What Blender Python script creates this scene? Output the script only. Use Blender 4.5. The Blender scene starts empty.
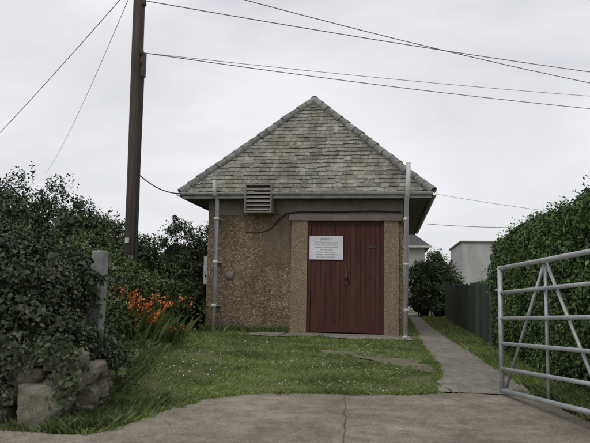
import bpy, math, random
import numpy as np
from mathutils import Vector, Matrix, Euler
random.seed(7); rng=np.random.default_rng(11)
S=bpy.context.scene
COL=S.collection

# ------------------------------------------------------------ helpers
def link(o,parent=None):
    COL.objects.link(o)
    if parent: o.parent=parent
    return o
def empty(name):
    e=bpy.data.objects.new(name,None); e.empty_display_size=.3; return link(e)
def mesh_obj(name,V,F,mat,parent=None,smooth=False):
    me=bpy.data.meshes.new(name); me.from_pydata([tuple(v) for v in V],[],F); me.update()
    if mat: me.materials.append(mat)
    if smooth:
        me.polygons.foreach_set("use_smooth",[True]*len(me.polygons))
    return link(bpy.data.objects.new(name,me),parent)
def fast(name,P,mat,parent=None):
    """P: (n,k,3) array -> n separate k-gons"""
    n,k,_=P.shape
    me=bpy.data.meshes.new(name)
    me.vertices.add(n*k); me.vertices.foreach_set("co",P.reshape(-1).astype(np.float32))
    me.loops.add(n*k); me.loops.foreach_set("vertex_index",np.arange(n*k,dtype=np.int32))
    me.polygons.add(n); me.polygons.foreach_set("loop_start",np.arange(0,n*k,k,dtype=np.int32))
    try: me.polygons.foreach_set("loop_total",np.full(n,k,dtype=np.int32))
    except Exception: pass
    me.update(calc_edges=True); me.validate()
    me.materials.append(mat)
    return link(bpy.data.objects.new(name,me),parent)
def box(name,x0,x1,y0,y1,z0,z1,mat,parent=None,bev=0.0):
    V=[(x,y,z) for x in(x0,x1) for y in(y0,y1) for z in(z0,z1)]
    F=[(0,1,3,2),(4,6,7,5),(0,4,5,1),(2,3,7,6),(0,2,6,4),(1,5,7,3)]
    o=mesh_obj(name,V,F,mat,parent)
    if bev:
        b=o.modifiers.new("b","BEVEL"); b.width=bev; b.segments=2
    return o
def tube(name,pts,r,mat,parent=None,n=10,r2=None):
    """tube swept along points, radius lerped r->r2"""
    pts=[Vector(p) for p in pts]; r2=r if r2 is None else r2
    V=[];F=[]
    for i,p in enumerate(pts):
        a=pts[max(i-1,0)]; b=pts[min(i+1,len(pts)-1)]
        d=(b-a).normalized(); up=Vector((0,0,1)) if abs(d.z)<.95 else Vector((1,0,0))
        s=d.cross(up).normalized(); t=s.cross(d)
        rr=r+(r2-r)*i/max(1,len(pts)-1)
        for j in range(n):
            q=2*math.pi*j/n
            V.append(p+s*math.cos(q)*rr+t*math.sin(q)*rr)
    m=len(pts)
    for i in range(m-1):
        for j in range(n):
            F.append((i*n+j,i*n+(j+1)%n,(i+1)*n+(j+1)%n,(i+1)*n+j))
    F.append(tuple(range(n-1,-1,-1))); F.append(tuple((m-1)*n+j for j in range(n)))
    return mesh_obj(name,V,F,mat,parent,smooth=n>6)
def wire(name,a,b,sag,r,mat,parent,n=24):
    a=Vector(a);b=Vector(b);pts=[]
    for i in range(n+1):
        t=i/n; p=a.lerp(b,t); p.z-=sag*4*t*(1-t); pts.append(p)
    return tube(name,pts,r,mat,parent,n=5)
def sm(t): 
    t=np.clip(t,0,1); return t*t*(3-2*t)
def hz(x,y):
    """ground height (eye level of the camera is z=0)"""
    x=np.asarray(x,float); y=np.asarray(y,float)
    base=-1.0+.0133*np.clip(y,-6,26)
    x0=-1.95-(y-4)*.27
    bank=.34*sm((x0-x)/1.3)*sm((y-3.9)/1.2)
    return base+bank

# ------------------------------------------------------------ materials
class M:
    def __init__(s,name,rough=.8,spec=.3,metal=0):
        s.m=bpy.data.materials.new(name); s.m.use_nodes=True; s.nt=s.m.node_tree
        s.b=s.nt.nodes["Principled BSDF"]; s.b.inputs["Roughness"].default_value=rough
        s.b.inputs["Specular IOR Level"].default_value=spec; s.b.inputs["Metallic"].default_value=metal
        s.tc=s.nt.nodes.new("ShaderNodeTexCoord").outputs["Object"]
    def n(s,t,**k):
        nd=s.nt.nodes.new(t)
        for a,b in k.items(): setattr(nd,a,b)
        return nd
    def l(s,a,b): s.nt.links.new(a,b)
    def map(s,scale=(1,1,1),rot=(0,0,0),src=None):
        mp=s.n("ShaderNodeMapping"); mp.inputs["Scale"].default_value=scale; mp.inputs["Rotation"].default_value=rot
        s.l(src or s.tc,mp.inputs["Vector"]); return mp.outputs[0]
    def noise(s,scale,detail=4,rough=.55,vec=None,dist=0):
        nd=s.n("ShaderNodeTexNoise"); nd.inputs["Scale"].default_value=scale; nd.inputs["Detail"].default_value=detail
        nd.inputs["Roughness"].default_value=rough; nd.inputs["Distortion"].default_value=dist
        s.l(vec or s.tc,nd.inputs["Vector"]); return nd.outputs["Fac"]
    def vor(s,scale,feature='F1',vec=None,out="Distance",rnd=1):
        nd=s.n("ShaderNodeTexVoronoi",feature=feature); nd.inputs["Scale"].default_value=scale
        nd.inputs["Randomness"].default_value=rnd
        s.l(vec or s.tc,nd.inputs["Vector"]); return nd.outputs[out]
    def ramp(s,fac,stops,interp='LINEAR'):
        r=s.n("ShaderNodeValToRGB"); r.color_ramp.interpolation=interp
        e=r.color_ramp.elements
        while len(e)<len(stops): e.new(.5)
        for el,(p,c) in zip(e,stops):
            el.position=p; el.color=(c[0],c[1],c[2],1) if hasattr(c,'__len__') else (c,c,c,1)
        s.l(fac,r.inputs[0]); return r.outputs[0]
    def mix(s,fac,a,b,mode='MIX'):
        x=s.n("ShaderNodeMix",data_type='RGBA',blend_type=mode)
        for v,i in((fac,0),(a,6),(b,7)):
            if isinstance(v,bpy.types.NodeSocket): s.l(v,x.inputs[i])
            elif i==0: x.inputs[i].default_value=v
            else: x.inputs[i].default_value=(v[0],v[1],v[2],1) if hasattr(v,'__len__') else (v,v,v,1)
        return x.outputs[2]
    def math(s,op,a,b=0.0):
        x=s.n("ShaderNodeMath",operation=op)
        for v,i in((a,0),(b,1)):
            if isinstance(v,bpy.types.NodeSocket): s.l(v,x.inputs[i])
            else: x.inputs[i].default_value=v
        return x.outputs[0]
    def sep(s,axis):
        x=s.n("ShaderNodeSeparateXYZ"); s.l(s.tc,x.inputs[0]); return x.outputs[axis]
    def island(s):
        return s.n("ShaderNodeNewGeometry").outputs["Random Per Island"]
    def col(s,c): s.l(c,s.b.inputs["Base Color"])
    def bump(s,h,strength=.5,dist=.01):
        x=s.n("ShaderNodeBump"); x.inputs["Strength"].default_value=strength; x.inputs["Distance"].default_value=dist
        s.l(h,x.inputs["Height"]); s.l(x.outputs[0],s.b.inputs["Normal"])

def simple(name,c1,c2,scale=6,rough=.7,bump=.3,bs=60,spec=.3,metal=0,bd=.005):
    m=M(name,rough,spec,metal)
    m.col(m.ramp(m.noise(scale,6,.65),[(.3,c1),(.7,c2)]))
    m.bump(m.noise(bs,4),bump,bd); return m.m

def leafmat(name,stops,clump=2.2,dark=.45,transl=.25,rough=.5,spec=.35,gain=1.0,desat=0.0):
    m=M(name,rough,spec)
    ns=[]
    for p,c in stops:
        g=sum(c)/3; ns.append((p,[(v*(1-desat)+g*desat)*gain for v in c]))
    c=m.ramp(m.island(),ns)
    d=m.ramp(m.noise(clump,3,.6),[(.35,dark),(.65,1.15)])
    c=m.mix(1.0,c,d,'MULTIPLY')
    m.col(c)
    if transl>0:
        out=m.nt.nodes["Material Output"]
        t=m.n("ShaderNodeBsdfTranslucent"); m.l(c,t.inputs[0])
        mx=m.n("ShaderNodeMixShader"); mx.inputs[0].default_value=transl
        m.l(m.b.outputs[0],mx.inputs[1]); m.l(t.outputs[0],mx.inputs[2]); m.l(mx.outputs[0],out.inputs[0])
    return m.m

def concrete(name,c1,c2,cracks=True,sc=.55):
    m=M(name,.85,.25)
    big=m.noise(1.1,7,.68,dist=.5)
    c=m.ramp(big,[(.30,c1),(.5,[(a+b)/2 for a,b in zip(c1,c2)]),(.68,c2)])
    fine=m.ramp(m.noise(70,4,.7),[(.3,.55),(.7,1.28)])
    c=m.mix(1,c,fine,'MULTIPLY')
    med=m.ramp(m.noise(7,6,.75),[(.34,.66),(.6,1.1)])
    c=m.mix(1,c,med,'MULTIPLY')
    peb=m.ramp(m.vor(90),[(.12,1.0),(.3,0.0)])
    c=m.mix(m.math('MULTIPLY',peb,.25),c,(.42,.39,.34))
    moss=m.ramp(m.noise(2.1,7,.75),[(.53,0),(.68,1)])
    c=m.mix(m.math('MULTIPLY',moss,.55),c,(.105,.10,.062))
    if cracks:
        wob=m.n("ShaderNodeVectorMath",operation='ADD')
        nn=m.n("ShaderNodeTexNoise"); nn.inputs["Scale"].default_value=2.3; nn.inputs["Detail"].default_value=5
        m.l(m.tc,nn.inputs["Vector"])
        sc2=m.n("ShaderNodeVectorMath",operation='SCALE'); m.l(nn.outputs["Color"],sc2.inputs[0]); sc2.inputs["Scale"].default_value=.5
        m.l(m.tc,wob.inputs[0]); m.l(sc2.outputs[0],wob.inputs[1])
        cr=m.ramp(m.vor(sc,'DISTANCE_TO_EDGE',vec=wob.outputs[0]),[(.0,1),(.002,.8),(.006,0)])
        brk=m.ramp(m.noise(1.1,3),[(.45,0),(.6,1)])
        c=m.mix(m.math('MULTIPLY',m.math('MULTIPLY',cr,brk),.5),c,(.06,.06,.04))
    m.col(c); m.bump(m.noise(55,5,.7),.6,.007)
    return m.m
M_drive=concrete("worn_concrete",(.175,.152,.12),(.36,.32,.265))
M_path=concrete("path_concrete",(.21,.19,.16),(.33,.305,.26),True,.9)
M_slab=simple("step_concrete",(.15,.14,.12),(.29,.27,.24),5,.85,.4)
M_soil=M("soil_turf",.95,.1)
M_soil.col(M_soil.mix(M_soil.ramp(M_soil.noise(1.3,6,.7),[(.4,0),(.62,1)]),(.10,.135,.042),(.15,.13,.08)))
M_soil.bump(M_soil.noise(30,5),.6,.02); M_soil=M_soil.m
m=M("bare_trodden_earth",.95,.1); m.col(m.ramp(m.noise(7,7,.75),[(.3,(.12,.115,.065)),(.7,(.22,.20,.14))])); m.bump(m.noise(40,5),.7,.01); M_earth=m.m

def pebbledash(name,tint,stain=True,sc=42,contrast=1.0):
    m=M(name,.9,.2)
    r=m.vor(sc,out="Color")
    bw=m.n("ShaderNodeSeparateColor"); m.l(r,bw.inputs[0])
    c=m.ramp(bw.outputs[0],[(0,(.085,.068,.048)),(.3,(.170,.136,.098)),(.55,(.235,.192,.143)),(.8,(.30,.255,.20)),(1,(.50,.455,.39))])
    c=m.mix(1-contrast,c,(.215,.18,.14))
    edge=m.ramp(m.vor(sc),[(.25,0),(.55,1)])
    c=m.mix(m.math('MULTIPLY',edge,.6*contrast),c,(.135,.112,.083))
    c=m.mix(1,c,tint,'MULTIPLY')
    if stain:
        st=m.ramp(m.noise(1.0,6,.7,vec=m.map((2.2,2.2,.7))),[(.3,.6),(.7,1.15)])
        c=m.mix(1,c,st,'MULTIPLY')
        z=m.sep(2)
        zz=m.math('ADD',z,m.math('MULTIPLY',m.noise(3,5,.7),.5))
        lo=m.ramp(m.math('ADD',zz,1.0),[(.28,1),(.7,0)])
        c=m.mix(m.math('MULTIPLY',lo,.6),c,(.068,.066,.038))
    else:
        st=m.ramp(m.noise(1.6,6,.7,vec=m.map((3,3,.8))),[(.3,.78),(.7,1.1)])
        c=m.mix(1,c,st,'MULTIPLY')
    m.col(c); m.bump(m.vor(sc),.8,.012)
    return m.m
M_wall=pebbledash("pebbledash_brown",(1.12,1.04,.94))
M_pil=pebbledash("exposed_aggregate",(1.42,1.34,1.20),False,75,.6)
M_render=pebbledash("patched_render",(1.02,.97,.90),True,80,.45)
M_band=simple("concrete_beam",(.15,.135,.112),(.27,.245,.21),3,.9,.4)
M_soffit=simple("soffit_board",(.12,.118,.11),(.19,.188,.175),5,.8,.1)
m=M("weathered_white_paint",.5,.3)
c=m.ramp(m.noise(7,6,.65),[(.3,(.46,.47,.47)),(.7,(.68,.69,.70))])
c=m.mix(m.math('MULTIPLY',m.ramp(m.noise(4,6,.75,vec=m.map((6,6,.8))),[(.5,0),(.7,1)]),.5),c,(.26,.26,.22))
m.col(c); M_white=m.m
m=M("weathered_grey_gutter",.5,.3)
c=m.ramp(m.noise(5,6,.65),[(.3,(.36,.36,.35)),(.7,(.58,.585,.58))])
c=m.mix(m.math('MULTIPLY',m.ramp(m.noise(9,6,.75),[(.5,0),(.66,1)]),.55),c,(.18,.175,.145))
m.col(c); M_gutter=m.m
M_dark=simple("dark_void",(.012,.012,.012),(.02,.02,.02),5,.9,.0)
M_cable=simple("black_cable",(.02,.02,.02),(.035,.035,.035),5,.6,.0)
M_wire=simple("overhead_cable",(.14,.14,.145),(.20,.20,.205),5,.6,.0)
M_iron=simple("dark_iron",(.03,.025,.02),(.09,.07,.05),20,.6,.3)

# slate
m=M("lichen_slate",.85,.25)
c=m.ramp(m.island(),[(0,(.11,.11,.10)),(.35,(.185,.183,.165)),(.7,(.25,.247,.22)),(1,(.35,.345,.30))])
c=m.mix(m.math('MULTIPLY',m.ramp(m.noise(2.0,8,.8,vec=m.map((1.6,1,.7))),[(.46,0),(.60,1)]),.68),c,(.15,.152,.078))
c=m.mix(m.math('MULTIPLY',m.ramp(m.noise(3.6,8,.85),[(.50,0),(.60,1)]),.78),c,(.41,.40,.345))
c=m.mix(m.math('MULTIPLY',m.ramp(m.noise(26,5,.75),[(.52,0),(.62,1)]),.6),c,(.43,.425,.365))
c=m.mix(m.math('MULTIPLY',m.ramp(m.noise(1.3,6,.75,vec=m.map((3.0,1,.6))),[(.40,1),(.56,0)]),.55),c,(.09,.083,.068))
m.col(c); m.bump(m.noise(60,5,.7),.6,.008); M_slate=m.m
m=M("ridge_tile",.85,.25)
c=m.ramp(m.island(),[(0,(.12,.12,.118)),(1,(.25,.25,.24))])
c=m.mix(m.math('MULTIPLY',m.ramp(m.noise(14,6,.75),[(.48,0),(.6,1)]),.6),c,(.37,.37,.31))
m.col(c); m.bump(m.noise(50,5,.7),.5,.008); M_ridge=m.m
m=M("mortar_underlay",.95,.1); m.col(m.ramp(m.noise(8),[(.3,(.06,.058,.05)),(.7,(.13,.125,.105))])); M_under=m.m

# door
m=M("dark_red_paint",.7,.22)
c=m.ramp(m.noise(2.2,6,.7,vec=m.map((3,3,.8))),[(.25,(.057,.022,.018)),(.6,(.090,.034,.028)),(.85,(.128,.055,.044))])
v=m.ramp(m.island(),[(0,.85),(1,1.1)])
c=m.mix(1,c,v,'MULTIPLY')
c=m.mix(m.math('MULTIPLY',m.ramp(m.noise(9,7,.8,vec=m.map((4,4,1))),[(.58,0),(.70,1)]),.4),c,(.16,.12,.10))
m.col(c); m.bump(m.noise(40,4,vec=m.map((4,4,.5))),.3,.004); M_door=m.m
M_doorframe=simple("door_frame_paint",(.05,.022,.019),(.08,.036,.030),5,.65,.2)

m=M("creosoted_wood",.85,.2)
c=m.ramp(m.noise(3,7,.75,vec=m.map((9,9,.35))),[(.3,(.040,.034,.030)),(.6,(.095,.083,.072)),(.8,(.17,.152,.135))])
m.col(c); m.bump(m.noise(6,6,.8,vec=m.map((14,14,.4))),.7,.012); M_pole=m.m
m=M("galvanised_steel",.5,.5,.35)
c=m.ramp(m.noise(9,6,.7),[(.3,(.34,.36,.38)),(.7,(.56,.58,.60))])
c=m.mix(m.math('MULTIPLY',m.ramp(m.noise(22,6,.8),[(.60,0),(.70,1)]),.65),c,(.2,.14,.09))
m.col(c); M_galv=m.m
m=M("field_stone",.9,.2)
c=m.ramp(m.noise(4,7,.7),[(.25,(.12,.105,.085)),(.55,(.26,.235,.195)),(.8,(.42,.39,.34))])
c=m.mix(m.math('MULTIPLY',m.ramp(m.noise(6,6,.7),[(.44,0),(.60,1)]),.75),c,(.085,.10,.042))
c=m.mix(m.math('MULTIPLY',m.ramp(m.noise(24,5,.7),[(.55,0),(.64,1)]),.5),c,(.46,.45,.40))
m.col(c); m.bump(m.noise(14,7,.75),.9,.035); M_stone=m.m
M_postm=simple("weathered_post",(.14,.145,.14),(.30,.31,.30),5,.85,.6,30)
m=M("green_fence_board",.8,.2)
c=m.ramp(m.noise(3,6,.7,vec=m.map((6,6,.8))),[(.3,(.045,.062,.052)),(.7,(.10,.125,.11))])
c=m.mix(1,c,m.ramp(m.island(),[(0,.7),(1,1.2)]),'MULTIPLY'); m.col(c); M_fence=m.m
M_bark=simple("bark",(.04,.033,.025),(.10,.085,.065),9,.9,.8,30,bd=.02)
M_farw=simple("painted_wall",(.34,.34,.33),(.46,.46,.45),3,.8,.2)
M_farroof=simple("dark_slate_roof",(.07,.07,.075),(.12,.12,.125),5,.8,.4)
M_glass=simple("window_glass",(.03,.035,.04),(.05,.055,.06),3,.15,0)
m=M("pale_grey_wall",.7,.3)
c=m.ramp(m.noise(2.5,6,.7,vec=m.map((1,1,.4))),[(.3,(.36,.365,.365)),(.7,(.54,.545,.54))]); m.col(c); M_grey=m.m
M_core=simple("foliage_shade",(.012,.017,.007),(.030,.034,.018),8,.95,.5)  # near-black fill colour: shade deep inside the foliage, painted in

L_privet=leafmat("privet_leaves",[(0,(.030,.062,.014)),(.5,(.060,.115,.024)),(.85,(.095,.165,.035)),(1,(.15,.22,.06))],3.0,.5,0,gain=1.5,desat=.13)
L_ivy=leafmat("ivy_leaves",[(0,(.014,.022,.010)),(.5,(.030,.042,.018)),(.85,(.050,.066,.028)),(1,(.085,.085,.045))],3.0,.4,0,gain=1.5)
L_shrubd=leafmat("dark_shrub_leaves",[(0,(.018,.034,.010)),(.5,(.040,.068,.018)),(.9,(.072,.11,.028)),(1,(.12,.13,.05))],1.6,.4,0,gain=1.45,desat=.15)
L_shrubl=leafmat("light_shrub_leaves",[(0,(.035,.06,.014)),(.5,(.075,.12,.028)),(.9,(.12,.17,.04)),(1,(.18,.19,.07))],1.8,.45,0,gain=1.35,desat=.12)
L_tree=leafmat("tree_leaves",[(0,(.014,.026,.010)),(.5,(.032,.055,.018)),(.9,(.06,.085,.028)),(1,(.10,.10,.045))],1.1,.45,0,gain=1.45,desat=.15)
L_grass=leafmat("grass_blades",[(0,(.10,.15,.035)),(.45,(.165,.24,.055)),(.75,(.225,.30,.078)),(1,(.38,.35,.20))],1.1,.66,.4,gain=1.3,spec=.2,desat=.10)
L_long=leafmat("long_grass_blades",[(0,(.06,.10,.025)),(.5,(.12,.175,.045)),(.85,(.18,.24,.07)),(1,(.36,.32,.18))],1.6,.55,.35,gain=1.2,spec=.2,desat=.12)
L_strap=leafmat("strap_leaves",[(0,(.04,.075,.016)),(.6,(.08,.13,.03)),(1,(.17,.20,.06))],2,.6,.25)
L_orange=leafmat("orange_petals",[(0,(.58,.10,.018)),(1,(.88,.24,.045))],3,.85,.1)
L_white=leafmat("white_petals",[(0,(.50,.50,.45)),(1,(.75,.75,.7))],3,.9,0)

# ------------------------------------------------------------ foliage generators
def leaf_quads(C,N,size,asp=.55,jit=.9,var=.35):
    n=len(C)
    nn=N+rng.normal(0,jit,(n,3)); nn/=np.linalg.norm(nn,axis=1)[:,None]+1e-9
    a=rng.normal(0,1,(n,3)); a[:,2]-=.4
    t=a-(a*nn).sum(1)[:,None]*nn; t/=np.linalg.norm(t,axis=1)[:,None]+1e-9
    b=np.cross(nn,t)
    s=(size*(1+rng.normal(0,var,n)).clip(.4,1.9))[:,None]
    P=np.empty((n,4,3))
    P[:,0]=C-t*s*.5; P[:,2]=C+t*s*.5-nn*s*.12
    P[:,1]=C+b*s*asp*.5+nn*s*.10; P[:,3]=C-b*s*asp*.5+nn*s*.10
    return P
def clumps(c,r,nclump,per,cr,size,flat=1.0,low=-.35,fill=.75,asp=.55,jit=.8):
    c=np.array(c,float); r=np.array(r,float)
    d=rng.normal(0,1,(nclump*3,3)); d/=np.linalg.norm(d,axis=1)[:,None]
    d=d[d[:,2]>low][:nclump]; n=len(d)
    rad=fill+(1.06-fill)*rng.random(n)**.6
    rad*=1+.15*np.sin(d[:,0]*5+c[0])*np.sin(d[:,1]*4+c[1])+.12*np.sin(d[:,2]*9+d[:,0]*6)
    cc=c+d*r*rad[:,None]
    idx=np.repeat(np.arange(n),per)
    crr=cr*(.5+1.0*rng.random(n))
    off=rng.normal(0,1,(n*per,3)); off/=np.linalg.norm(off,axis=1)[:,None]
    off*= (rng.random(n*per)**.45)[:,None]*crr[idx][:,None]*np.array([1,1,.75])
    P=cc[idx]+off
    N=d[idx]*.6+off/ (crr[idx][:,None]) *.6+np.array([0,0,.5])
    return leaf_quads(P,N,size,asp,jit)
def sprays(c,r,n,L,size,low=-.1,k=26,droop=.15):
    c=np.array(c,float); r=np.array(r,float)
    d=rng.normal(0,1,(n*3,3)); d/=np.linalg.norm(d,axis=1)[:,None]; d=d[d[:,2]>low][:n]; n=len(d)
    p0=c+d*r*.95; dr=d+np.array([0,0,.5])+rng.normal(0,.35,(n,3)); dr/=np.linalg.norm(dr,axis=1)[:,None]
    t=rng.random((n,k)); ll=L*(.4+.9*rng.random(n))
    P=p0[:,None]+dr[:,None]*t[...,None]*ll[:,None,None]; P[...,2]-=droop*(t**2)*ll[:,None]
    P=P.reshape(-1,3)+rng.normal(0,size*.45,(n*k,3))
    return leaf_quads(P,np.tile([0,-.2,.7],(len(P),1)),size,.5,.8)
def blobcore(name,c,r,mat,parent,seed=0):
    import bmesh
    bm=bmesh.new(); bmesh.ops.create_icosphere(bm,subdivisions=3,radius=1)
    for v in bm.verts:
        p=v.co; k=1+.12*math.sin(5*p.x+seed)*math.sin(4*p.y+2*seed)+.08*math.sin(9*p.z+seed+3*p.x)
        v.co=Vector((c[0]+p.x*r[0]*k,c[1]+p.y*r[1]*k,c[2]+p.z*r[2]*k))
    me=bpy.data.meshes.new(name); bm.to_mesh(me); bm.free(); me.materials.append(mat)
    return link(bpy.data.objects.new(name,me),parent)
def shrub(name,blobs,lm,size,nclump=90,per=60,cr=.2,core=.62,asp=.55,stems=True,spr=22,low=-.35):
    e=empty(name); Ps=[]
    for i,(c,r) in enumerate(blobs):
        k=(r[0]*r[1]*r[2])**(1/3)
        nc=int(nclump*k*k*2.4)
        Ps.append(clumps(c,r,nc,per,cr,size,asp=asp,low=low))
        if spr: Ps.append(sprays(c,r,int(spr*k*2),.32,size))
        if core: blobcore("shade_core_%d"%i,c,[q*core for q in r],M_core,e,i)  # solid dark blob painted as the bush's inner shade, also makes it opaque
        if stems:
            g=float(hz(c[0],c[1]))-.05
            for j in range(4):
                a=random.uniform(0,6.28)
                tube("stem_%d_%d"%(i,j),[(c[0]+.1*math.cos(a),c[1]+.1*math.sin(a),g),(c[0]+r[0]*.3*math.cos(a),c[1]+r[1]*.3*math.sin(a),(g+c[2])/2),(c[0]+r[0]*.85*math.cos(a),c[1]+r[1]*.85*math.sin(a),c[2]+r[2]*.55)],.03,M_bark,e,6,.006)
    fast("leaves",np.concatenate(Ps),lm,e)
    return e
def tree(name,base,h,blobs,lm,size,nclump,per,cr,trunk=.14):
    e=empty(name); b=Vector(base)
    top=b+Vector((.1,.0,h*.55))
    tube("trunk",[b-Vector((0,0,.1)),b+Vector((.05,.03,h*.3)),top],trunk,M_bark,e,9,trunk*.55)
    for i,(c,r) in enumerate(blobs):
        c_=Vector(c); mid=(top+c_)/2+Vector((random.uniform(-.15,.15),0,.1))
        tube("limb_%d"%i,[top-Vector((0,0,h*.1)),mid,c_+Vector((0,0,r[2]*.4))],trunk*.5,M_bark,e,7,.02)
        for j in range(4):
            a=random.uniform(0,6.28)
            tube("branch_%d_%d"%(i,j),[mid,c_,(c[0]+r[0]*.8*math.cos(a),c[1]+r[1]*.8*math.sin(a),c[2]+r[2]*.4)],.03,M_bark,e,5,.006)
    fast("leaves",np.concatenate([clumps(c,r,int(nclump*(r[0]*r[2])),per,cr,size,low=-.8,fill=.35) for c,r in blobs]+[sprays(c,r,26,.5,size,low=.0) for c,r in blobs]),lm,e)
    return e
def blades(x,y,z,h,w,lean=.5,mat=None,name="",parent=None,flat=None):
    n=len(x); a=rng.random(n)*6.283; la=rng.random(n)*6.283
    ln=(rng.random(n)**1.2)*lean*h
    P=np.empty((n,4,3))
    dx=np.cos(a)*w/2; dy=np.sin(a)*w/2
    P[:,0]=np.stack([x-dx,y-dy,z],1); P[:,1]=np.stack([x+dx,y+dy,z],1)
    mx=x+np.cos(la)*ln*.35; my=y+np.sin(la)*ln*.35
    P[:,2]=np.stack([mx+dx*.7,my+dy*.7,z+h*.6],1)
    P[:,3]=np.stack([x+np.cos(la)*ln,y+np.sin(la)*ln,z+h],1)
    return fast(name,P,mat,parent)
def pnoise(x,y,s=1.0,seed=0.0):
    return (np.sin(x*s*1.7+seed+1.3*np.sin(y*s*1.1+seed))+np.sin(y*s*2.1-seed+1.7*np.sin(x*s*.9+2*seed))+.6*np.sin((x+y)*s*4.3+seed)+.5*np.sin((x-1.3*y)*s*6.1+seed*3))/3.1
def inpoly(x,y,poly):
    c=np.zeros(len(x),bool); n=len(poly)
    for i in range(n):
        x1,y1=poly[i]; x2,y2=poly[(i+1)%n]
        if y1==y2: continue
        k=((y1>y)!=(y2>y))&(x<(x2-x1)*(y-y1)/(y2-y1)+x1)
        c^=k
    return c

# ------------------------------------------------------------ ground
xs=np.concatenate([np.array([-400,-200,-100,-50,-25]),np.arange(-14,8.01,.25),np.array([15,30,60,120,250,400])])
ys=np.concatenate([np.array([-60,-30,-15]),np.arange(-8,26.1,.25),np.array([35,60,100,200,400,700])])
X,Y=np.meshgrid(xs,ys,indexing='ij'); Z=hz(X,Y)+ .012*pnoise(X,Y,1.3,1)*((Y>6.3)&(X<.3))
V=np.stack([X,Y,Z],2).reshape(-1,3); ny=len(ys)
F=[(i*ny+j,(i+1)*ny+j,(i+1)*ny+j+1,i*ny+j+1) for i in range(len(xs)-1) for j in range(ny-1)]
mesh_obj("ground",V,F,M_soil,smooth=True)

def rough(poly,amp=.035,step=.12,seed=0):
    out=[]
    for i in range(len(poly)):
        a=np.array(poly[i]);b=np.array(poly[(i+1)%len(poly)]); L=np.linalg.norm(b-a); k=max(1,min(60,int(L/step)))
        nrm=np.array([-(b-a)[1],(b-a)[0]])/max(L,1e-6)
        for j in range(k):
            p=a+(b-a)*j/k
            out.append(tuple(p+nrm*amp*(0 if j==0 else random.uniform(-1,1))))
    return out
drive=[(-9,-4),(4,-4),(4,2.6),(1.75,4.1),(1.50,5.0),(1.38,6.12),(.47,6.12),(.2,5.95),(-.3,5.84),(-.8,5.75),(-1.3,5.58),(-1.62,5.2),(-1.75,4.6),(-1.84,4.05),(-2.0,3.86),(-9,3.82)]
drv=rough(drive,.03,.12)
mesh_obj("driveway",[(x,y,-1+.0133*y+.016) for x,y in drv],[tuple(range(len(drv)))],M_drive)
jl=[];
for i in range(25):
    t_=i/24; yy=5.80-3.4*t_; xx=-.39+.22*t_+random.uniform(-.012,.012); jl.append((xx,yy,random.uniform(.001,.006)))
mesh_obj("driveway_joint",[(x-w,y,-1+.0133*y+.020) for x,y,w in jl]+[(x+w,y,-1+.0133*y+.020) for x,y,w in jl],[(i,i+1,26+i,25+i) for i in range(24)],simple("joint_dirt",(.06,.055,.035),(.13,.12,.08),12,.95,.5))
pathp=[(.48,6.14),(1.37,6.14),(1.30,7.9),(1.24,10),(1.12,13),(1.05,17),(1.0,24),(.5,24),(.5,17),(.52,12.8),(.56,10),(.60,7.8),(.52,6.9)]
pp=rough(pathp,.02,.15)
mesh_obj("footpath",[(x,y,-1+.0133*min(y,26)+.020) for x,y in pp],[tuple(range(len(pp)))],M_path)
apron=rough([(-2.75,12.0),(-2.2,11.75),(-1.2,11.95),(-.6,11.6),(.42,11.7),(.50,12.72),(-2.7,12.72)],.04,.15)
mesh_obj("door_apron",[(x,y,-1+.0133*y+.024) for x,y in apron],[tuple(range(len(apron)))],M_path)
earth=rough([(-1.0,9.35),(-.3,8.65),(.15,8.0),(.54,7.3),(.57,8.2),(.2,8.9),(-.4,9.55),(-.9,9.7)],.10,.12)
mesh_obj("bare_earth",[(x,y,float(hz(x,y))+.016) for x,y in earth],[tuple(range(len(earth)))],M_earth)

# ------------------------------------------------------------ building
B=empty("pebbledash_substation_building")
WL,WR,YF,YB=-3.82,.29,12.80,20.0
ZG=-.95; ZT=1.95
t=.22
box("front_wall_left",WL,-2.01,YF,YF+t,ZG,ZT,M_wall,B)
box("front_wall_right",.21,WR,YF,YF+t,ZG,ZT,M_wall,B)
box("front_wall_over_door",-2.01,.21,YF,YF+t,1.63,ZT,M_wall,B)
box("side_wall_left",WL,WL+t,YF+t,YB,ZG,ZT,M_wall,B)
box("side_wall_right",WR-t,WR,YF+t,YB,ZG,ZT,M_wall,B)
box("rear_wall",WL+t,WR-t,YB-t,YB,ZG,ZT,M_wall,B)
box("floor_slab",WL+t,WR-t,YF+t,YB-t,ZG,-.78,M_slab,B)
box("door_pilaster_1",-2.01,-1.67,YF-.07,YF+.12,-.80,1.50,M_pil,B,.006)
box("door_pilaster_2",-.09,.21,YF-.07,YF+.12,-.80,1.50,M_pil,B,.006)
box("lintel",-2.06,.26,YF-.12,YF+.14,1.502,1.628,M_band,B,.01)
box("door_step",-2.04,.24,YF-.20,YF+.14,-.93,-.802,M_slab,B,.012)
box("concrete_band_left",WL-.004,-2.95,YF-.012,YF-.001,1.62,1.94,M_band,B)
box("concrete_band_right",-2.35,WR+.004,YF-.012,YF-.001,1.66,1.94,M_band,B)
box("render_patch",-2.62,-2.03,YF-.010,YF-.001,.62,1.60,M_render,B)
box("door_frame_left",-1.668,-1.60,YF-.01,YF+.09,-.80,1.50,M_doorframe,B)
box("door_frame_right",-.16,-.092,YF-.01,YF+.09,-.80,1.50,M_doorframe,B)
box("door_frame_head",-1.60,-.16,YF-.01,YF+.09,1.43,1.50,M_doorframe,B)
P=[];F=[]
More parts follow.
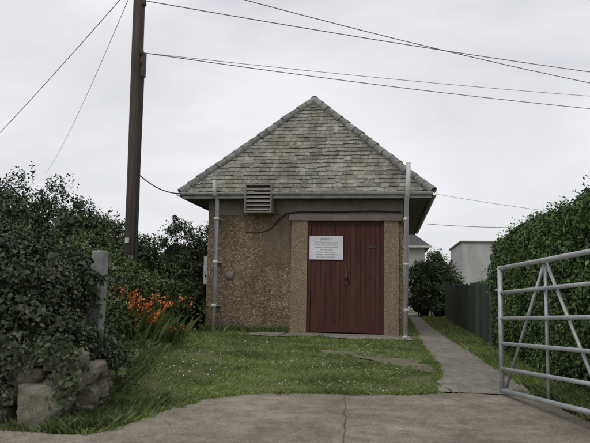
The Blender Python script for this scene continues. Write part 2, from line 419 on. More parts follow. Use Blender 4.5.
def addbox(P,F,x0,x1,y0,y1,z0,z1):
    b=len(P); P+= [(x,y,z) for x in(x0,x1) for y in(y0,y1) for z in(z0,z1)]
    F+=[tuple(b+i for i in f) for f in[(0,1,3,2),(4,6,7,5),(0,4,5,1),(2,3,7,6),(0,2,6,4),(1,5,7,3)]]
for leaf in(0,1):
    xa=-1.597 if leaf==0 else -.876; xb=-.884 if leaf==0 else -.163
    k=7; w=(xb-xa)/k
    for i in range(k):
        addbox(P,F,xa+i*w+.002,xa+(i+1)*w-.002,YF+.018+random.uniform(0,.003),YF+.05,-.785+random.uniform(0,.008),1.425)
o=mesh_obj("double_door_boards",P,F,M_door,B); bv=o.modifiers.new("b","BEVEL"); bv.width=.002
box("door_backing",-1.60,-.16,YF+.051,YF+.085,-.79,1.43,M_dark,B)
box("door_meeting_strip",-.905,-.855,YF+.004,YF+.0175,-.78,1.42,M_door,B,.003)
box("door_kick_rail",-1.595,-.91,YF+.006,YF+.0175,-.78,-.64,M_door,B,.003)
box("door_kick_rail_2",-.85,-.165,YF+.006,YF+.0175,-.78,-.64,M_door,B,.003)
box("hasp",-.885,-.835,YF-.006,YF+.003,.18,.52,M_iron,B,.004)
tube("padlock",[(-.86,YF-.03,.30),(-.86,YF-.03,.38)],.03,M_iron,B,10)
tube("handle",[(-.80,YF+.01,.22),(-.80,YF-.04,.25),(-.80,YF-.04,.42),(-.80,YF+.01,.45)],.009,M_iron,B,8)
box("door_letterplate",-.42,-.26,YF+.008,YF+.0165,.95,1.0,M_iron,B)
M_sign=simple("notice_white",(.64,.65,.67),(.77,.78,.80),4,.4,0)
M_ink=simple("notice_ink",(.12,.12,.14),(.18,.18,.20),4,.6,0)
box("notice",-1.63,-.93,YF-.012,YF-.002,.70,1.19,M_sign,B,.003)
def text(s,x,z,size):
    c=bpy.data.curves.new("notice_text","FONT"); c.body=s; c.size=size; c.align_x='CENTER'
    o=bpy.data.objects.new("notice_text",c); c.materials.append(M_ink); link(o,B)
    o.location=(x,YF-.0145,z); o.rotation_euler=(math.pi/2,0,0)
text("NOTICE",-1.28,1.105,.065)
for i,l in enumerate(["This building is private property","and must not be entered without","permission. Keep the doorway","clear at all times.","Danger of electric shock.","In emergency please telephone","the number shown below"]):
    text(l,-1.28,1.045-.05*i,.038)
V0,V1=-2.945,-2.375
box("vent_side_l",V0,V0+.03,12.36,12.80,1.63,2.22,M_band,B)
box("vent_side_r",V1-.03,V1,12.36,12.80,1.63,2.22,M_band,B)
box("vent_top",V0+.03,V1-.03,12.36,12.80,2.19,2.22,M_band,B)
box("vent_bottom",V0+.03,V1-.03,12.36,12.80,1.63,1.66,M_band,B)
box("vent_back",V0+.03,V1-.03,12.50,12.52,1.66,2.19,M_dark,B)
P=[];F=[]
M_louv=simple("vent_slats",(.20,.195,.18),(.33,.32,.30),7,.7,.2)
for i in range(6):
    z=1.675+i*.085; b=len(P)
    P+=[(V0+.03,12.37,z),(V1-.03,12.37,z),(V1-.03,12.37,z+.012),(V0+.03,12.37,z+.012),(V0+.03,12.46,z+.065),(V1-.03,12.46,z+.065),(V1-.03,12.46,z+.077),(V0+.03,12.46,z+.077)]
    F+=[tuple(b+k for k in f) for f in[(0,1,2,3),(4,7,6,5),(3,2,6,7),(0,4,5,1),(0,3,7,4),(1,5,6,2)]]
mesh_obj("vent_louvres",P,F,M_louv,B)
# roof
EL,ER,EF,EB,EZ=-4.31,.84,12.42,20.4,2.07
RX,RZ,RF,RB=-1.765,4.60,14.32,18.4
cor=[(EL,EF,EZ),(ER,EF,EZ),(ER,EB,EZ),(EL,EB,EZ)]; A=(RX,RF,RZ); C=(RX,RB,RZ)
mesh_obj("roof_deck",cor+[A,C],[(0,1,4),(1,2,5,4),(2,3,5),(3,0,4,5),(3,2,1,0)],M_under,B)
def slates(name,p0,p1,tl,tr,row=.125,w=.21):
    p0,p1,tl,tr=map(Vector,(p0,p1,tl,tr)); u=(p1-p0).normalized()
    W=(p1-p0).length; h=(tl-p0)-u*((tl-p0).dot(u)); H=h.length; s=h.normalized(); n=u.cross(s).normalized()
    if n.z<0: n=-n
    a0=(tl-p0).dot(u); a1=(tr-p0).dot(u)
    L=lambda v:a0*min(1,max(0,v/H)); R=lambda v:W+(a1-W)*min(1,max(0,v/H))
    V=[];F=[]; k=int(H/row)
    for i in range(-0,k):
        v0=i*row-.02; v1=min(H,v0+row*1.35); x=L(v0)-random.uniform(0,w); wob=random.uniform(-.006,.006)
        while x<R(v0):
            ww=w*random.uniform(.5,1.4); dz=random.uniform(-.014,.014)+wob
            if random.random()<.025: dz-=.035
            q=[]
            for (v,lift) in((v0+dz,.022+random.uniform(0,.014)),(v1,.006)):
                a=max(L(v),x+.002); b=min(R(v),x+ww-.002)
                q.append((a,b,v,lift))
            x+=ww
            if q[0][1]-q[0][0]<.02 : continue
            if q[1][1]<=q[1][0]: mm=(q[1][0]+q[1][1])/2; q[1]=(mm-.001,mm+.001,q[1][2],q[1][3])
            b0=len(V)
            for a,b,v,l in q:
                sk=random.uniform(-.008,.008)
                for xx,kk in((a,-sk),(b,sk)):
                    V.append(p0+u*xx+s*(v+kk)+n*l); V.append(p0+u*xx+s*(v+kk)+n*(l-.014))
            F+=[(b0,b0+2,b0+6,b0+4),(b0+1,b0+5,b0+7,b0+3),(b0,b0+1,b0+3,b0+2),(b0,b0+4,b0+5,b0+1),(b0+2,b0+3,b0+7,b0+6)]
    mesh_obj(name,V,F,M_slate,B)
slates("front_hip_slates",cor[0],cor[1],A,A)
slates("right_slope_slates",cor[1],cor[2],A,C)
slates("left_slope_slates",cor[3],cor[0],C,A)
slates("rear_hip_slates",cor[2],cor[3],C,C)
def ridge(name,a,b,r=.085,L=.27):
    a=Vector(a);b=Vector(b);d=(b-a).normalized();k=int((b-a).length/L)+1;L=(b-a).length/k
    s=d.cross(Vector((0,0,1))).normalized();up=s.cross(d)
    V=[];F=[];N=9
    for i in range(k):
        b0=len(V); j1=random.uniform(-.010,.010); j2=random.uniform(-.008,.010)
        for (tt,rr) in((-.035,r*1.16),(L,r*.93)):
            for rin in(0,.016):
                for j in range(N):
                    q=math.pi*(-.12+1.24*j/(N-1))
                    V.append(a+d*(i*L+tt)+s*(math.cos(q)*(rr-rin)+j1)+up*(math.sin(q)*(rr-rin)+.005+j2))
        for j in range(N-1):
            F+=[(b0+j,b0+j+1,b0+2*N+j+1,b0+2*N+j),(b0+N+j,b0+3*N+j,b0+3*N+j+1,b0+N+j+1),(b0+j,b0+N+j,b0+N+j+1,b0+j+1)]
    mesh_obj(name,V,F,M_ridge,B)
ridge("hip_tiles_1",cor[0],A); ridge("hip_tiles_2",cor[1],A); ridge("ridge_tiles",A,C)
ridge("hip_tiles_3",cor[2],C); ridge("hip_tiles_4",cor[3],C)
box("soffit",EL+.03,ER-.03,EF+.03,EB-.03,1.952,1.968,M_soffit,B)
box("fascia_front_l",EL+.002,V0-.002,EF+.004,EF+.026,1.93,2.066,M_gutter,B)
box("fascia_front_r",V1+.002,ER-.002,EF+.004,EF+.026,1.93,2.066,M_gutter,B)
box("fascia_right",ER-.026,ER-.004,EF+.03,EB-.03,1.93,2.066,M_soffit,B)
box("fascia_left",EL+.004,EL+.026,EF+.03,EB-.03,1.93,2.066,M_soffit,B)
def gutter(name,a,b,r=.055):
    a=Vector(a);b=Vector(b);d=(b-a).normalized();s=d.cross(Vector((0,0,1))).normalized()
    V=[];F=[];N=9
    for p in(a,b):
        for rr in(r,r-.006):
            for j in range(N):
                q=math.pi*j/(N-1)
                V.append(p+s*math.cos(q)*rr-Vector((0,0,1))*math.sin(q)*rr)
    for j in range(N-1):
        F+=[(j,j+1,2*N+j+1,2*N+j),(N+j,3*N+j,3*N+j+1,N+j+1),(j,N+j,N+j+1,j+1),(2*N+j,2*N+j+1,3*N+j+1,3*N+j)]
    F+=[(0,2*N,3*N,N),(N-1,2*N-1,4*N-1,3*N-1)]
    mesh_obj(name,V,F,M_gutter,B)
gutter("gutter_front_l",(EL-.02,EF-.06,2.045),(V0-.01,EF-.06,2.05))
gutter("gutter_front_r",(V1+.01,EF-.06,2.05),(ER+.02,EF-.06,2.04))
gutter("gutter_right",(ER+.06,EF-.04,2.03),(ER+.06,EB,2.04))
gutter("gutter_left",(EL-.06,EF-.04,2.03),(EL-.06,EB,2.04))
tube("downpipe_1",[(-3.56,12.50,-.86),(-3.56,12.50,1.90),(-3.57,12.30,1.99),(-3.57,12.30,2.30)],.042,M_white,B,14)
tube("downpipe_2",[(.33,12.50,-.86),(.35,12.50,1.88),(.37,12.30,1.98),(.385,12.30,2.62)],.047,M_white,B,14)
tube("downpipe_2_shoe",[(.33,12.50,-.86),(.33,12.50,-.80)],.065,M_white,B,12)
for x in(-3.56,.34):
    for z in(-.3,.6,1.5):
        box("pipe_bracket",x-.055,x+.055,12.47,12.80,z,z+.02,M_white,B)
        tube("pipe_collar",[(x,12.5,z-.02),(x,12.5,z+.04)],.050,M_white,B,14)
tube("round_vent",[(-3.32,YF-.03,.34),(-3.32,YF,.34)],.085,M_band,B,18)
tube("wall_cable",[(-2.36,12.77,1.42),(-2.32,12.76,1.50),(-2.22,12.75,1.58),(-2.1,12.74,1.66),(-1.8,12.76,1.70),(-1.2,12.76,1.69),(-.3,12.76,1.71),(.25,12.76,1.69)],.013,M_cable,B,6)
tube("wall_cable_2",[(-2.36,12.77,1.42),(-2.5,12.775,1.3),(-2.7,12.775,1.25),(-3.0,12.78,1.26)],.008,M_cable,B,6)
box("meter_box",WL-.14,WL-.002,13.0,13.35,.15,.75,M_gutter,B,.01)
box("stone_slab",-2.55,-2.05,12.0,12.4,-.835,-.785,M_slab,None,.01)

# ------------------------------------------------------------ pole and wires
U=empty("utility_pole")
tube("pole",[(-4.97,11.5,-1.0),(-5.0,11.5,2),(-5.06,11.5,5),(-5.1,11.5,7.6)],.135,M_pole,U,16,.11)
box("terminal_bracket",-4.93,-4.86,11.40,11.52,4.25,4.75,M_iron,U,.01)
for z in(4.75,4.55,5.8,6.4,6.9):
    tube("insulator",[(-4.92,11.42,z-.06),(-4.92,11.42,z+.02),(-4.92,11.42,z+.08)],.04,M_iron,U,10,.025)
box("pole_sign",-5.05,-4.97,11.345,11.353,.9,1.0,M_gutter,U)
tube("pole_cable",[(-4.87,11.42,4.4),(-4.86,11.42,3),(-4.84,11.41,1),(-4.83,11.40,-.9)],.018,M_cable,U,6)
wire("wire_1",(-4.92,11.42,5.85),(20,25,7.0),.3,.010,M_wire,U)
wire("wire_2",(-4.92,11.42,6.45),(20,25,6.1),.6,.010,M_wire,U)
wire("wire_3",(-4.92,11.42,4.75),(20,25,6.3),.38,.009,M_wire,U)
wire("wire_4",(-4.92,11.42,4.75),(20,25,6.95),.3,.006,M_wire,U)
wire("wire_5",(-5.1,11.5,6.4),(-14,18,3.4),.1,.009,M_wire,U)
wire("wire_6",(-5.1,11.5,6.5),(-24,40,8),.5,.007,M_wire,U)
wire("service_wire",(-4.92,11.45,2.3),(-4.28,12.36,2.03),.12,.012,M_cable,U)
wire("wire_7",(1.5,38,6.4),(16,30,3.2),.3,.010,M_wire,U)
wire("wire_8",(1.8,30,3.4),(14,38,4.6),.3,.014,M_wire,U)

# ------------------------------------------------------------ gate
G=empty("metal_field_gate")
ga=Vector((1.045,6.12,-.86)); gd=Vector((.365,-1.42,.071))/1.4678
gz=Vector((0,0,1))
def gp(s,h): return ga+gd*s+gz*h
Lg=3.2
hs=[0,.20,.43,.66,.90,1.13]
for i,h in enumerate(hs):
    tube("rail_%d"%i,[gp(0,h),gp(Lg*.5,h-.004*(i%3)),gp(Lg,h)],.017 if 0<i<5 else .021,M_galv,G,12)
for i,s in enumerate((0,Lg)):
    tube("stile_%d"%i,[gp(s,-.02),gp(s,1.15)],.023,M_galv,G,12)
side=Vector((gd.y,-gd.x,0)).normalized()*-.031
for i,(s0,h0,s1,h1) in enumerate([(.80,1.13,.80,0),(.80,1.13,.03,.03),(.80,1.13,1.57,.03),(2.4,1.13,2.4,0),(2.4,1.13,1.63,.03),(2.4,1.13,3.17,.03),(1.6,1.13,1.6,0)]):
    tube("brace_%d"%i,[gp(s0,h0)+side,gp(s1,h1)+side],.014,M_galv,G,10)
tube("latch",[gp(-.02,.93),gp(-.10,.93)],.012,M_galv,G,8)
hp=gp(Lg+.12,0)
tube("hanging_post",[(hp.x,hp.y,-1.1),(hp.x,hp.y,.5)],.06,M_galv,G,14)
for h in(.12,1.03):
    p=gp(Lg,h); tube("hinge",[p,(hp.x,hp.y,p.z)],.02,M_iron,G,8)

# ------------------------------------------------------------ right hedge
H=empty("clipped_hedge")
def hedge_shell(n,x0,x1,y0,y1,z0,z1):
    a=np.array([(y1-y0)*(z1-z0),(y1-y0)*(x1-x0),(x1-x0)*(z1-z0)*.6,(x1-x0)*(z1-z0)*.5,(y1-y0)*(z1-z0)*.12]); a=a/a.sum()
    f=rng.choice(5,n,p=a); r1=rng.random(n); r2=rng.random(n)
    P=np.zeros((n,3)); Nn=np.zeros((n,3))
    x=x0+(x1-x0)*r1; y=y0+(y1-y0)*r1; y2=y0+(y1-y0)*r2; z=z0+(z1-z0)*r2
    for k,(p,nn) in enumerate([((x0,y,z),(-1,0,.3)),((x,y2,z1),(0,0,1)),((x,y0,z),(0,-1,.3)),((x,y1,z),(0,1,.3)),((x1,y,z),(1,0,.3))]):
        m_=f==k
        for q in range(3):
            v=p[q]; P[m_,q]=v[m_] if hasattr(v,'__len__') else v
        Nn[m_]=nn
    lump=.09*pnoise(P[:,1]+P[:,0],P[:,2]*1.2,2.1,2)+.05*pnoise(P[:,1],P[:,2]+P[:,0],6,4)
    edge=np.clip((P[:,2]-(z1-.35))/.35,0,1)**2*np.where((f!=1),1,0)*.20
    tx=np.where(f==1,np.clip(1-(P[:,0]-x0)/.35,0,1)**2*.16,0)
    P+=Nn*(lump-edge)[:,None]; P[:,2]-=tx
    bot=np.clip((z0+.5-P[:,2])/.5,0,1)*np.where(f==0,1,0)
    P[:,0]+=bot*.10
    P-=Nn*(rng.random(n)**2*.16)[:,None]
    spr=rng.random(n)<.04
    P[spr]+=Nn[spr]*(rng.random(spr.sum())*.12)[:,None]
    return P,Nn
P,Nn=hedge_shell(100000,1.66,2.75,4.35,10.5,-.98,1.0)
fast("leaves",leaf_quads(P,Nn,.036,.55,.7),L_privet,H)
box("shade_core",1.88,2.6,4.5,10.35,-.98,.72,M_core,H)  # dark solid block, hedge's inner shade put into its colour
for i in range(14):
    y=4.65+i*.43; tube("stem_%d"%i,[(1.85,y,-1.05),(1.82,y+.05,-.6),(1.80,y+.1,-.2)],.02,M_bark,H,6,.01)
n=420; sx=1.7+1.0*rng.random(n); sy=4.4+6.0*rng.random(n); sl=.05+.13*rng.random(n)**2; k=9
tt=rng.random((n,k)); C=np.stack([np.repeat(sx,k)+rng.normal(0,.015,n*k),np.repeat(sy,k)+rng.normal(0,.015,n*k),.93+(tt*sl[:,None]).reshape(-1)+.08*np.repeat(pnoise(sx+sy,sy*0+1.2,2.1,2),k)],1)
fast("top_shoots",leaf_quads(C,np.tile([0,-.3,.5],(len(C),1)),.032,.5,.8),L_privet,H)
H2=empty("clipped_hedge")
P,Nn=hedge_shell(36000,1.95,2.7,10.6,16.0,-.9,.36)
fast("leaves",leaf_quads(P,Nn,.045,.55,.7),L_privet,H2)
box("shade_core",2.15,2.55,10.75,15.9,-.9,.15,M_core,H2)  # same painted-dark filler for the low hedge

# fence
Fn=empty("wooden_board_fence"); P=[];F=[]
y=10.3
while y<19.5:
    z=-1+.0133*y; hgt=1.08+random.uniform(-.02,.015)
    addbox(P,F,1.70+random.uniform(0,.006),1.722,y,y+.095,z+.03,z+hgt); y+=.108
mesh_obj("boards",P,F,M_fence,Fn)
P=[];F=[]
for z in(-.62,.02): addbox(P,F,1.723,1.76,10.3,19.5,z,z+.08)
y=10.3
while y<19.6: addbox(P,F,1.761,1.85,y,y+.09,-.95,.30); y+=1.84
mesh_obj("posts_and_rails",P,F,M_fence,Fn)

# ------------------------------------------------------------ left side: stone wall, ivy, post
SW=empty("stone_wall")
def stone(name,c,r,seed,yaw=0):
    import bmesh
    bm=bmesh.new(); bmesh.ops.create_cube(bm,size=2); bmesh.ops.subdivide_edges(bm,edges=bm.edges[:],cuts=9,use_grid_fill=True)
    rr=random.Random(seed*13); pl=[(Vector((rr.gauss(0,1),rr.gauss(0,1),rr.gauss(0,1))).normalized(),rr.uniform(.88,1.15)) for _ in range(10)]
    cs,sn=math.cos(yaw),math.sin(yaw)
    for v in bm.verts:
        p=v.co.copy()
        p=p.lerp(p.normalized()*1.15,.16)
        for nn,d in pl:
            q=p.dot(nn)
            if q>d: p-=nn*(q-d)*.95
        k=1+.03*math.sin(6*p.x+seed)*math.sin(7*p.y+seed)+.03*math.sin(11*p.z+seed+4*p.x)
        x=p.x*r[0]*k; y=p.y*r[1]*k
        v.co=Vector((c[0]+x*cs-y*sn,c[1]+x*sn+y*cs,c[2]+p.z*r[2]*k))
    me=bpy.data.meshes.new(name); bm.to_mesh(me); bm.free(); me.materials.append(M_stone)
    me.polygons.foreach_set("use_smooth",[True]*len(me.polygons))
    return link(bpy.data.objects.new(name,me),SW)
k=0
cour=[]
for zi,(z,h) in enumerate([(-.90,.075),(-.755,.072),(-.62,.066),(-.50,.06)]):
    x=-2.10-.05*(zi%2)
    while x>-6.4:
        w=random.uniform(.075,.15); cour.append((x-w,4.15+.02*zi,w,z+random.uniform(-.01,.01),h)); x-=2*w+.004
big=(-2.31,4.07,.17,-.80,.15)
for x,y,w,z,h in cour:
    if z<-.66 and abs(x-big[0])<big[2]+w*.6: continue
    k+=1; stone("stone_%d"%k,(x,y,z),(w,.13,h*1.06),k,random.uniform(-.06,.06))
stone("stone_big",(big[0],big[1],big[3]),(big[2],.13,big[4]),77,.05)
for z,n_ in[(-.90,3),(-.755,3),(-.62,2)]:
    for j in range(n_):
        k+=1; stone("stone_%d"%k,(-2.19-j*.04,4.36+j*.2,z),(.10,.11,.072),k,.1)
blobcore("earth_core",(-3.9,4.75,-.78),(1.7,.55,.36),M_soil,SW,3)
IV=empty("ivy_covered_bank")
Ps=[]
blobs=[((-3.20,4.75,-.10),(.60,.55,.46)),((-3.30,5.2,.02),(.60,.6,.36)),((-3.85,5.0,-.10),(.7,.7,.50)),((-3.9,5.6,.0),(.6,.6,.42)),((-4.6,5.1,-.08),(.75,.7,.50)),((-5.4,5.1,-.08),(.75,.7,.52)),((-6.2,5.1,-.08),(.8,.7,.52)),((-2.86,4.5,-.36),(.44,.34,.34)),((-3.3,4.45,-.42),(.6,.34,.38)),((-4.0,4.45,-.42),(.6,.34,.38)),((-2.62,4.62,-.50),(.36,.34,.26)),((-2.48,4.85,-.68),(.26,.4,.22))]
for i,(c,r) in enumerate(blobs):
    Ps.append(clumps(c,r,int(330*r[0]*1.4),66,.11,.033,low=-.8,fill=.85,asp=.75,jit=.7))
    Ps.append(sprays(c,r,int(70*r[0]),.2,.03,low=-.1,droop=.5))
    blobcore("ivy_shade_core_%d"%i,c,[q*.84 for q in r],M_core,IV,i)  # dark blob behind the ivy leaves, shade painted in its colour
for i in range(150):
    x=-2.12-random.random()**1.1*2.6; y=4.02-random.random()*.05; z0=-.42+random.uniform(-.05,.05)
    if -2.52<x: L_=random.uniform(.04,.16)
    else: L_=random.uniform(.15,.56)
    if x>-2.2: L_=random.uniform(.10,.4)
    kk=int(170*L_)+8; tt=rng.random(kk)
    C=np.stack([x+rng.normal(0,.045,kk),y+.03*(1-tt)+rng.normal(0,.02,kk)-.01,z0+.06-tt*(L_+.06)],1)
    Ps.append(leaf_quads(C,np.tile([0,-1,.3],(kk,1)),.033,.75,.5))
fast("leaves",np.concatenate(Ps),L_ivy,IV)
box("gate_post",-2.90,-2.77,5.74,5.87,-1.0,.38,M_postm,None,.02)

shrub("shrub",[((-4.95,14.3,.35),(.9,.9,1.15)),((-4.35,13.6,-.1),(.5,.5,.85)),((-4.2,14.2,.45),(.45,.6,.95)),((-4.45,13.0,-.45),(.6,.5,.45)),((-5.7,13.6,.2),(.7,.7,.9))],L_shrubd,.055,105,60,.2,low=-.8)
shrub("shrub",[((-4.75,10.3,-.15),(.6,.8,.65)),((-5.4,10.6,.0),(.7,.8,.8)),((-4.5,11.4,-.3),(.5,.6,.6))],L_shrubl,.05,100,60,.17,low=-.8)
shrub("shrub",[((-4.15,8.0,-.42),(.5,.9,.5)),((-4.9,8.6,-.1),(.8,.9,.72)),((-5.8,8.4,0),(.9,.9,.8))],L_shrubd,.05,100,60,.17)
shrub("shrub",[((-3.40,6.4,-.50),(.42,.5,.40)),((-4.0,6.9,-.35),(.6,.6,.5)),((-3.05,5.75,-.62),(.3,.35,.28))],L_shrubd,.04,130,60,.13)
shrub("shrub",[((-6.3,11.8,.3),(.9,.9,1.1)),((-7.4,11.5,.3),(1,1,1.0)),((-6.8,13.6,.5),(1.2,1,1.1))],L_shrubd,.065,80,60,.22)
shrub("shrub",[((1.62,20.6,.0),(.62,.65,1.1)),((1.50,20.8,.40),(.5,.5,.85)),((1.15,22.0,.0),(.6,.6,1.1)),((2.2,21,-.3),(.5,.5,.7))],L_shrubd,.06,110,60,.18)
tree("tree",(-8.9,15,-.6),3.6,[((-9.2,15,1.85),(1.2,1.2,1.05)),((-8.1,15,1.25),(1.1,1.1,.8)),((-10.3,15.2,1.6),(1.1,1.1,1.0)),((-8.6,14.8,.8),(1.6,1.2,.9)),((-7.2,15,.7),(.9,1,.75))],L_tree,.075,75,60,.26)
tree("tree",(-12,17,-.6),3.6,[((-12.0,17,1.7),(1.5,1.2,1.3)),((-13.2,17,1.3),(1.3,1.2,1.2))],L_tree,.085,60,60,.28)

# montbretia
MB=empty("montbretia_plant"); n=1500
x=-3.90+rng.normal(0,.30,n); y=9.3+rng.normal(0,.35,n)
x=np.clip(x,-4.7,-3.35)
hh=.22+.34*rng.random(n)
blades(x,y,hz(x,y),hh,.014,.8,L_strap,"strap_leaves",MB)
fs=[]
for i in range(135):
    fx=random.gauss(-3.82,.34); fy=random.gauss(9.1,.30); g=float(hz(fx,fy)); fh=random.uniform(.16,.76)
    fx=max(-4.4,min(fx,-3.15)); dx=random.uniform(-.12,.15)
    pts=[(fx,fy,g),(fx+dx*.3,fy,g+fh*.7),(fx+dx,fy-.05,g+fh)]
    tube("flower_stem_%d"%i,pts,.004,L_strap,MB,4)
    fs.append(np.array(pts[-1])+rng.normal(0,.028,(10,3)))
c=np.concatenate(fs); fast("orange_flowers",leaf_quads(c,np.tile([0,-.3,.6],(len(c),1)),.036,.6,.8),L_orange,MB)

# ------------------------------------------------------------ grass
def scatter(n,x0,x1,y0,y1):
    x=x0+(x1-x0)*rng.random(n); y=y0+(y1-y0)*rng.random(n); return x,y
def valid(x,y,cut=True):
    return ~inpoly(x,y,drive)&~inpoly(x,y,pathp)&~((x>WL-.02)&(x<WR+.02)&(y>12.6)&(y<YB))&~inpoly(x,y,apron)
LG=empty("lawn_grass")
for i,(n,y0,y1,w,hb) in enumerate([(95000,3.9,7.2,.006,.020),(80000,7.2,10,.008,.022),(55000,10,13.2,.011,.026)]):
    x,y=scatter(n,-5.0,.75,y0,y1); k=valid(x,y)
    bare=pnoise(x,y,1.6,5)+.5*pnoise(x,y,5,2)+rng.normal(0,.25,n)
    k&=bare>-.60
    k&=~(inpoly(x,y,earth)&(rng.random(n)<.75))
    x=x[k];y=y[k]; hh=hb*(.5+rng.random(len(x)))*(1+1.1*pnoise(x,y,2.6,9).clip(-.5,1))
    tuft=rng.random(len(x))<.02; hh[tuft]*=2.2
    blades(x,y,hz(x,y)+.005,hh,w,1.9,L_grass,"blades_%d"%i,LG)
x,y=scatter(26000,1.05,1.72,6.1,20); k=~inpoly(x,y,pathp); x=x[k];y=y[k]
blades(x,y,hz(x,y),.03+.08*rng.random(len(x)),.008,1.3,L_grass,"verge_blades",LG)
x,y=scatter(14000,1.35,1.9,4.3,6.3); k=~inpoly(x,y,drive); x=x[k];y=y[k]
blades(x,y,hz(x,y),.04+.10*rng.random(len(x)),.007,1.1,L_long,"gate_blades",LG)
x,y=scatter(12000,.28,.58,12.6,20); blades(x,y,hz(x,y),.04+.08*rng.random(len(x)),.012,.9,L_grass,"side_blades",LG)
ex=[];ey=[]
for i in range(6,14):
    a=np.array(drive[i]);b=np.array(drive[i+1]); k=int(np.linalg.norm(b-a)*1100)
    tt=rng.random(k); p=a+(b-a)*tt[:,None]; wv=.06*pnoise(p[:,0],p[:,1],7,1)
    p=p+np.stack([wv,wv],1)+rng.normal(0,.03,(k,2)); ex.append(p[:,0]);ey.append(p[:,1])
for i in range(7,len(pathp)-1):
    a=np.array(pathp[i]);b=np.array(pathp[i+1]); k=int(np.linalg.norm(b-a)*500)
    tt=rng.random(k); p=a+(b-a)*tt[:,None]+rng.normal(0,.025,(k,2)); ex.append(p[:,0]);ey.append(p[:,1])
x=np.concatenate(ex);y=np.concatenate(ey)
blades(x,y,hz(x,y)+.01,.015+.035*rng.random(len(x)),.006,1.7,L_grass,"edge_blades",LG)
ji=rng.integers(0,25,90); ja=np.array(jl); x=ja[ji,0]+rng.normal(0,.008,90); y=ja[ji,1]+rng.normal(0,.03,90); q=pnoise(x*0,y,4,1)>.3; x=x[q]; y=y[q]
blades(x,y,-1+.0133*y+.02,.006+.014*rng.random(len(x)),.004,1.5,L_long,"joint_tufts",LG)
x,y=scatter(5000,-3.2,.2,5.9,10.5); k=valid(x,y)&(pnoise(x,y,1.9,3)+.6*np.exp(-((x+1.4)**2/1.2+(y-7.4)**2/2.0))>.30)
x=x[k][:420];y=y[k][:420]
c=np.stack([x,y,hz(x,y)+.028+.018*rng.random(len(x))],1)
fast("clover_flowers",leaf_quads(c,np.tile([0,-.3,1.],(len(c),1)),.013,.9,.3),L_white,LG)
BG=empty("long_grass")
x,y=scatter(75000,-5.2,-1.7,4.2,12.5); x0=-1.98-(y-4)*.27
k=(x<x0+.1*rng.normal(0,1,len(x)))&(x>x0-1.3)&~inpoly(x,y,drive)
x=x[k];y=y[k]; blades(x,y,hz(x,y),(.035+.11*rng.random(len(x))**1.7)*(1+.5*pnoise(x,y,3,1)),.006,1.2,L_long,"blades",BG)
x,y=scatter(10000,-2.25,-1.82,3.88,5.1); k=~inpoly(x,y,drive); x=x[k]; y=y[k]
blades(x,y,hz(x,y),.03+.09*rng.random(len(x))**1.7,.005,1.2,L_long,"wall_end_blades",BG)
x,y=scatter(1500,-6.0,-2.0,3.84,4.02); blades(x,y,-1+.0133*y,.03+.07*rng.random(len(x))**2,.005,1.0,L_long,"wall_foot_blades_2",BG)
x,y=scatter(3500,-3.85,.3,12.5,12.82); q=(x<-2.05)|(x>.25); x=x[q]; y=y[q]
blades(x,y,hz(x,y),.05+.14*rng.random(len(x))**2,.012,.9,L_long,"wall_foot_blades",BG)
x,y=scatter(14000,-3.6,-1.95,4.2,8.5); x0=-2.1-(y-4)*.27; k=(x<x0)&(pnoise(x,y,4,2)>.05); x=x[k];y=y[k]
c=np.stack([x,y,hz(x,y)+.03+.13*rng.random(len(x))],1)
fast("weed_leaves",leaf_quads(c,np.tile([.3,-.3,.8],(len(c),1)),.035,.5,.6),L_shrubl,BG)

# ------------------------------------------------------------ neighbours
OB=empty("flat_roofed_outbuilding")
box("walls",2.5,7,22,26,-.8,1.86,M_grey,OB)
box("roof_edge",2.44,7.06,21.94,26.06,1.862,1.91,M_band,OB)
HO=empty("house")
box("walls",-4,1.75,31,38,-.8,2.5,M_farw,HO)
mesh_obj("roof",[(-4.3,30.7,2.4),(2.05,30.7,2.4),(2.05,38.3,2.4),(-4.3,38.3,2.4),(-1.1,32.6,4.9),(-1.1,36.4,4.9)],[(0,1,4),(1,2,5,4),(2,3,5),(3,0,4,5),(3,2,1,0)],M_farroof,HO)
box("gutter",-4.32,2.08,30.62,30.7,2.32,2.42,M_gutter,HO)
box("window",-1.6,-.4,30.96,30.998,.9,1.9,M_glass,HO)
box("window_frame",-1.66,-.34,30.975,30.999,.84,1.96,M_white,HO)
BT=empty("background_trees"); Ps=[]
for i in range(60):
    a=-1.35+2.7*i/59; R=random.uniform(55,75); cx=R*math.sin(a)-1; cy=R*math.cos(a)
    Ps.append(clumps((cx,cy,.2),(random.uniform(3,5),2.5,random.uniform(1.4,2.6)),60,22,.9,.42,low=-.3))
fast("leaves",np.concatenate(Ps),L_tree,BT)

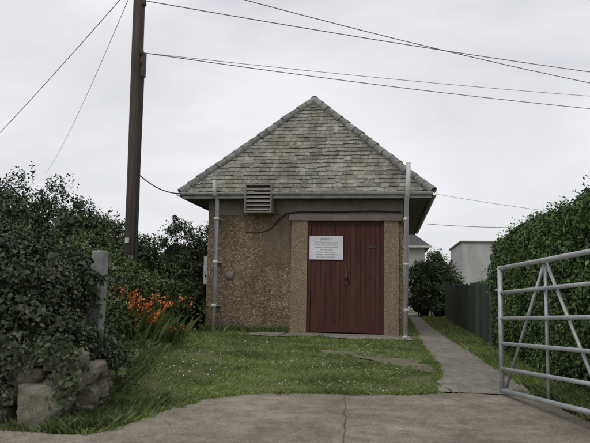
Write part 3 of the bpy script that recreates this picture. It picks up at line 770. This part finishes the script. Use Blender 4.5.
# ------------------------------------------------------------ world, sun, camera
sun_el,sun_az=math.radians(52),math.radians(200)
w=bpy.data.worlds.new("World"); S.world=w; w.use_nodes=True; nt=w.node_tree
bg=nt.nodes["Background"]
sky=nt.nodes.new("ShaderNodeTexSky"); sky.sky_type='NISHITA'; sky.sun_disc=False
sky.sun_elevation=sun_el; sky.sun_rotation=sun_az
bg.inputs[1].default_value=.1
tc=nt.nodes.new("ShaderNodeTexCoord")
mp=nt.nodes.new("ShaderNodeMapping"); mp.inputs["Scale"].default_value=(1,1,2.6); nt.links.new(tc.outputs["Generated"],mp.inputs[0])
nz=nt.nodes.new("ShaderNodeTexNoise"); nz.inputs["Scale"].default_value=1.7; nz.inputs["Detail"].default_value=6; nz.inputs["Roughness"].default_value=.52; nz.inputs["Distortion"].default_value=.3
nt.links.new(mp.outputs[0],nz.inputs["Vector"])
rp=nt.nodes.new("ShaderNodeValToRGB"); e=rp.color_ramp.elements
e[0].position=.33; e[0].color=(6.3,6.35,6.8,1); e[1].position=.65; e[1].color=(9.0,9.0,9.25,1)
nt.links.new(nz.outputs["Fac"],rp.inputs[0])
mx=nt.nodes.new("ShaderNodeMix"); mx.data_type='RGBA'; mx.inputs[0].default_value=.97
nt.links.new(sky.outputs[0],mx.inputs[6]); nt.links.new(rp.outputs[0],mx.inputs[7]); nt.links.new(mx.outputs[2],bg.inputs[0])
sd=bpy.data.lights.new("sun","SUN"); sd.energy=.9; sd.angle=math.radians(40); sd.color=(1,.96,.90)
so=link(bpy.data.objects.new("sun",sd))
dirv=Vector((math.sin(sun_az)*math.cos(sun_el),math.cos(sun_az)*math.cos(sun_el),math.sin(sun_el)))
so.rotation_euler=dirv.to_track_quat('Z','Y').to_euler()

cd=bpy.data.cameras.new("camera"); cd.sensor_width=36; cd.lens=37.83; cd.clip_end=2000; cd.clip_start=.05
co=link(bpy.data.objects.new("camera",cd))
R=Matrix.Rotation(math.radians(8.65),4,'Z')@Matrix.Rotation(math.radians(90+6.58),4,'X')@Matrix.Rotation(math.radians(1.15),4,'Z')
co.matrix_world=R
S.camera=co
S.view_settings.view_transform='Standard'; S.view_settings.look='None'; S.view_settings.exposure=0
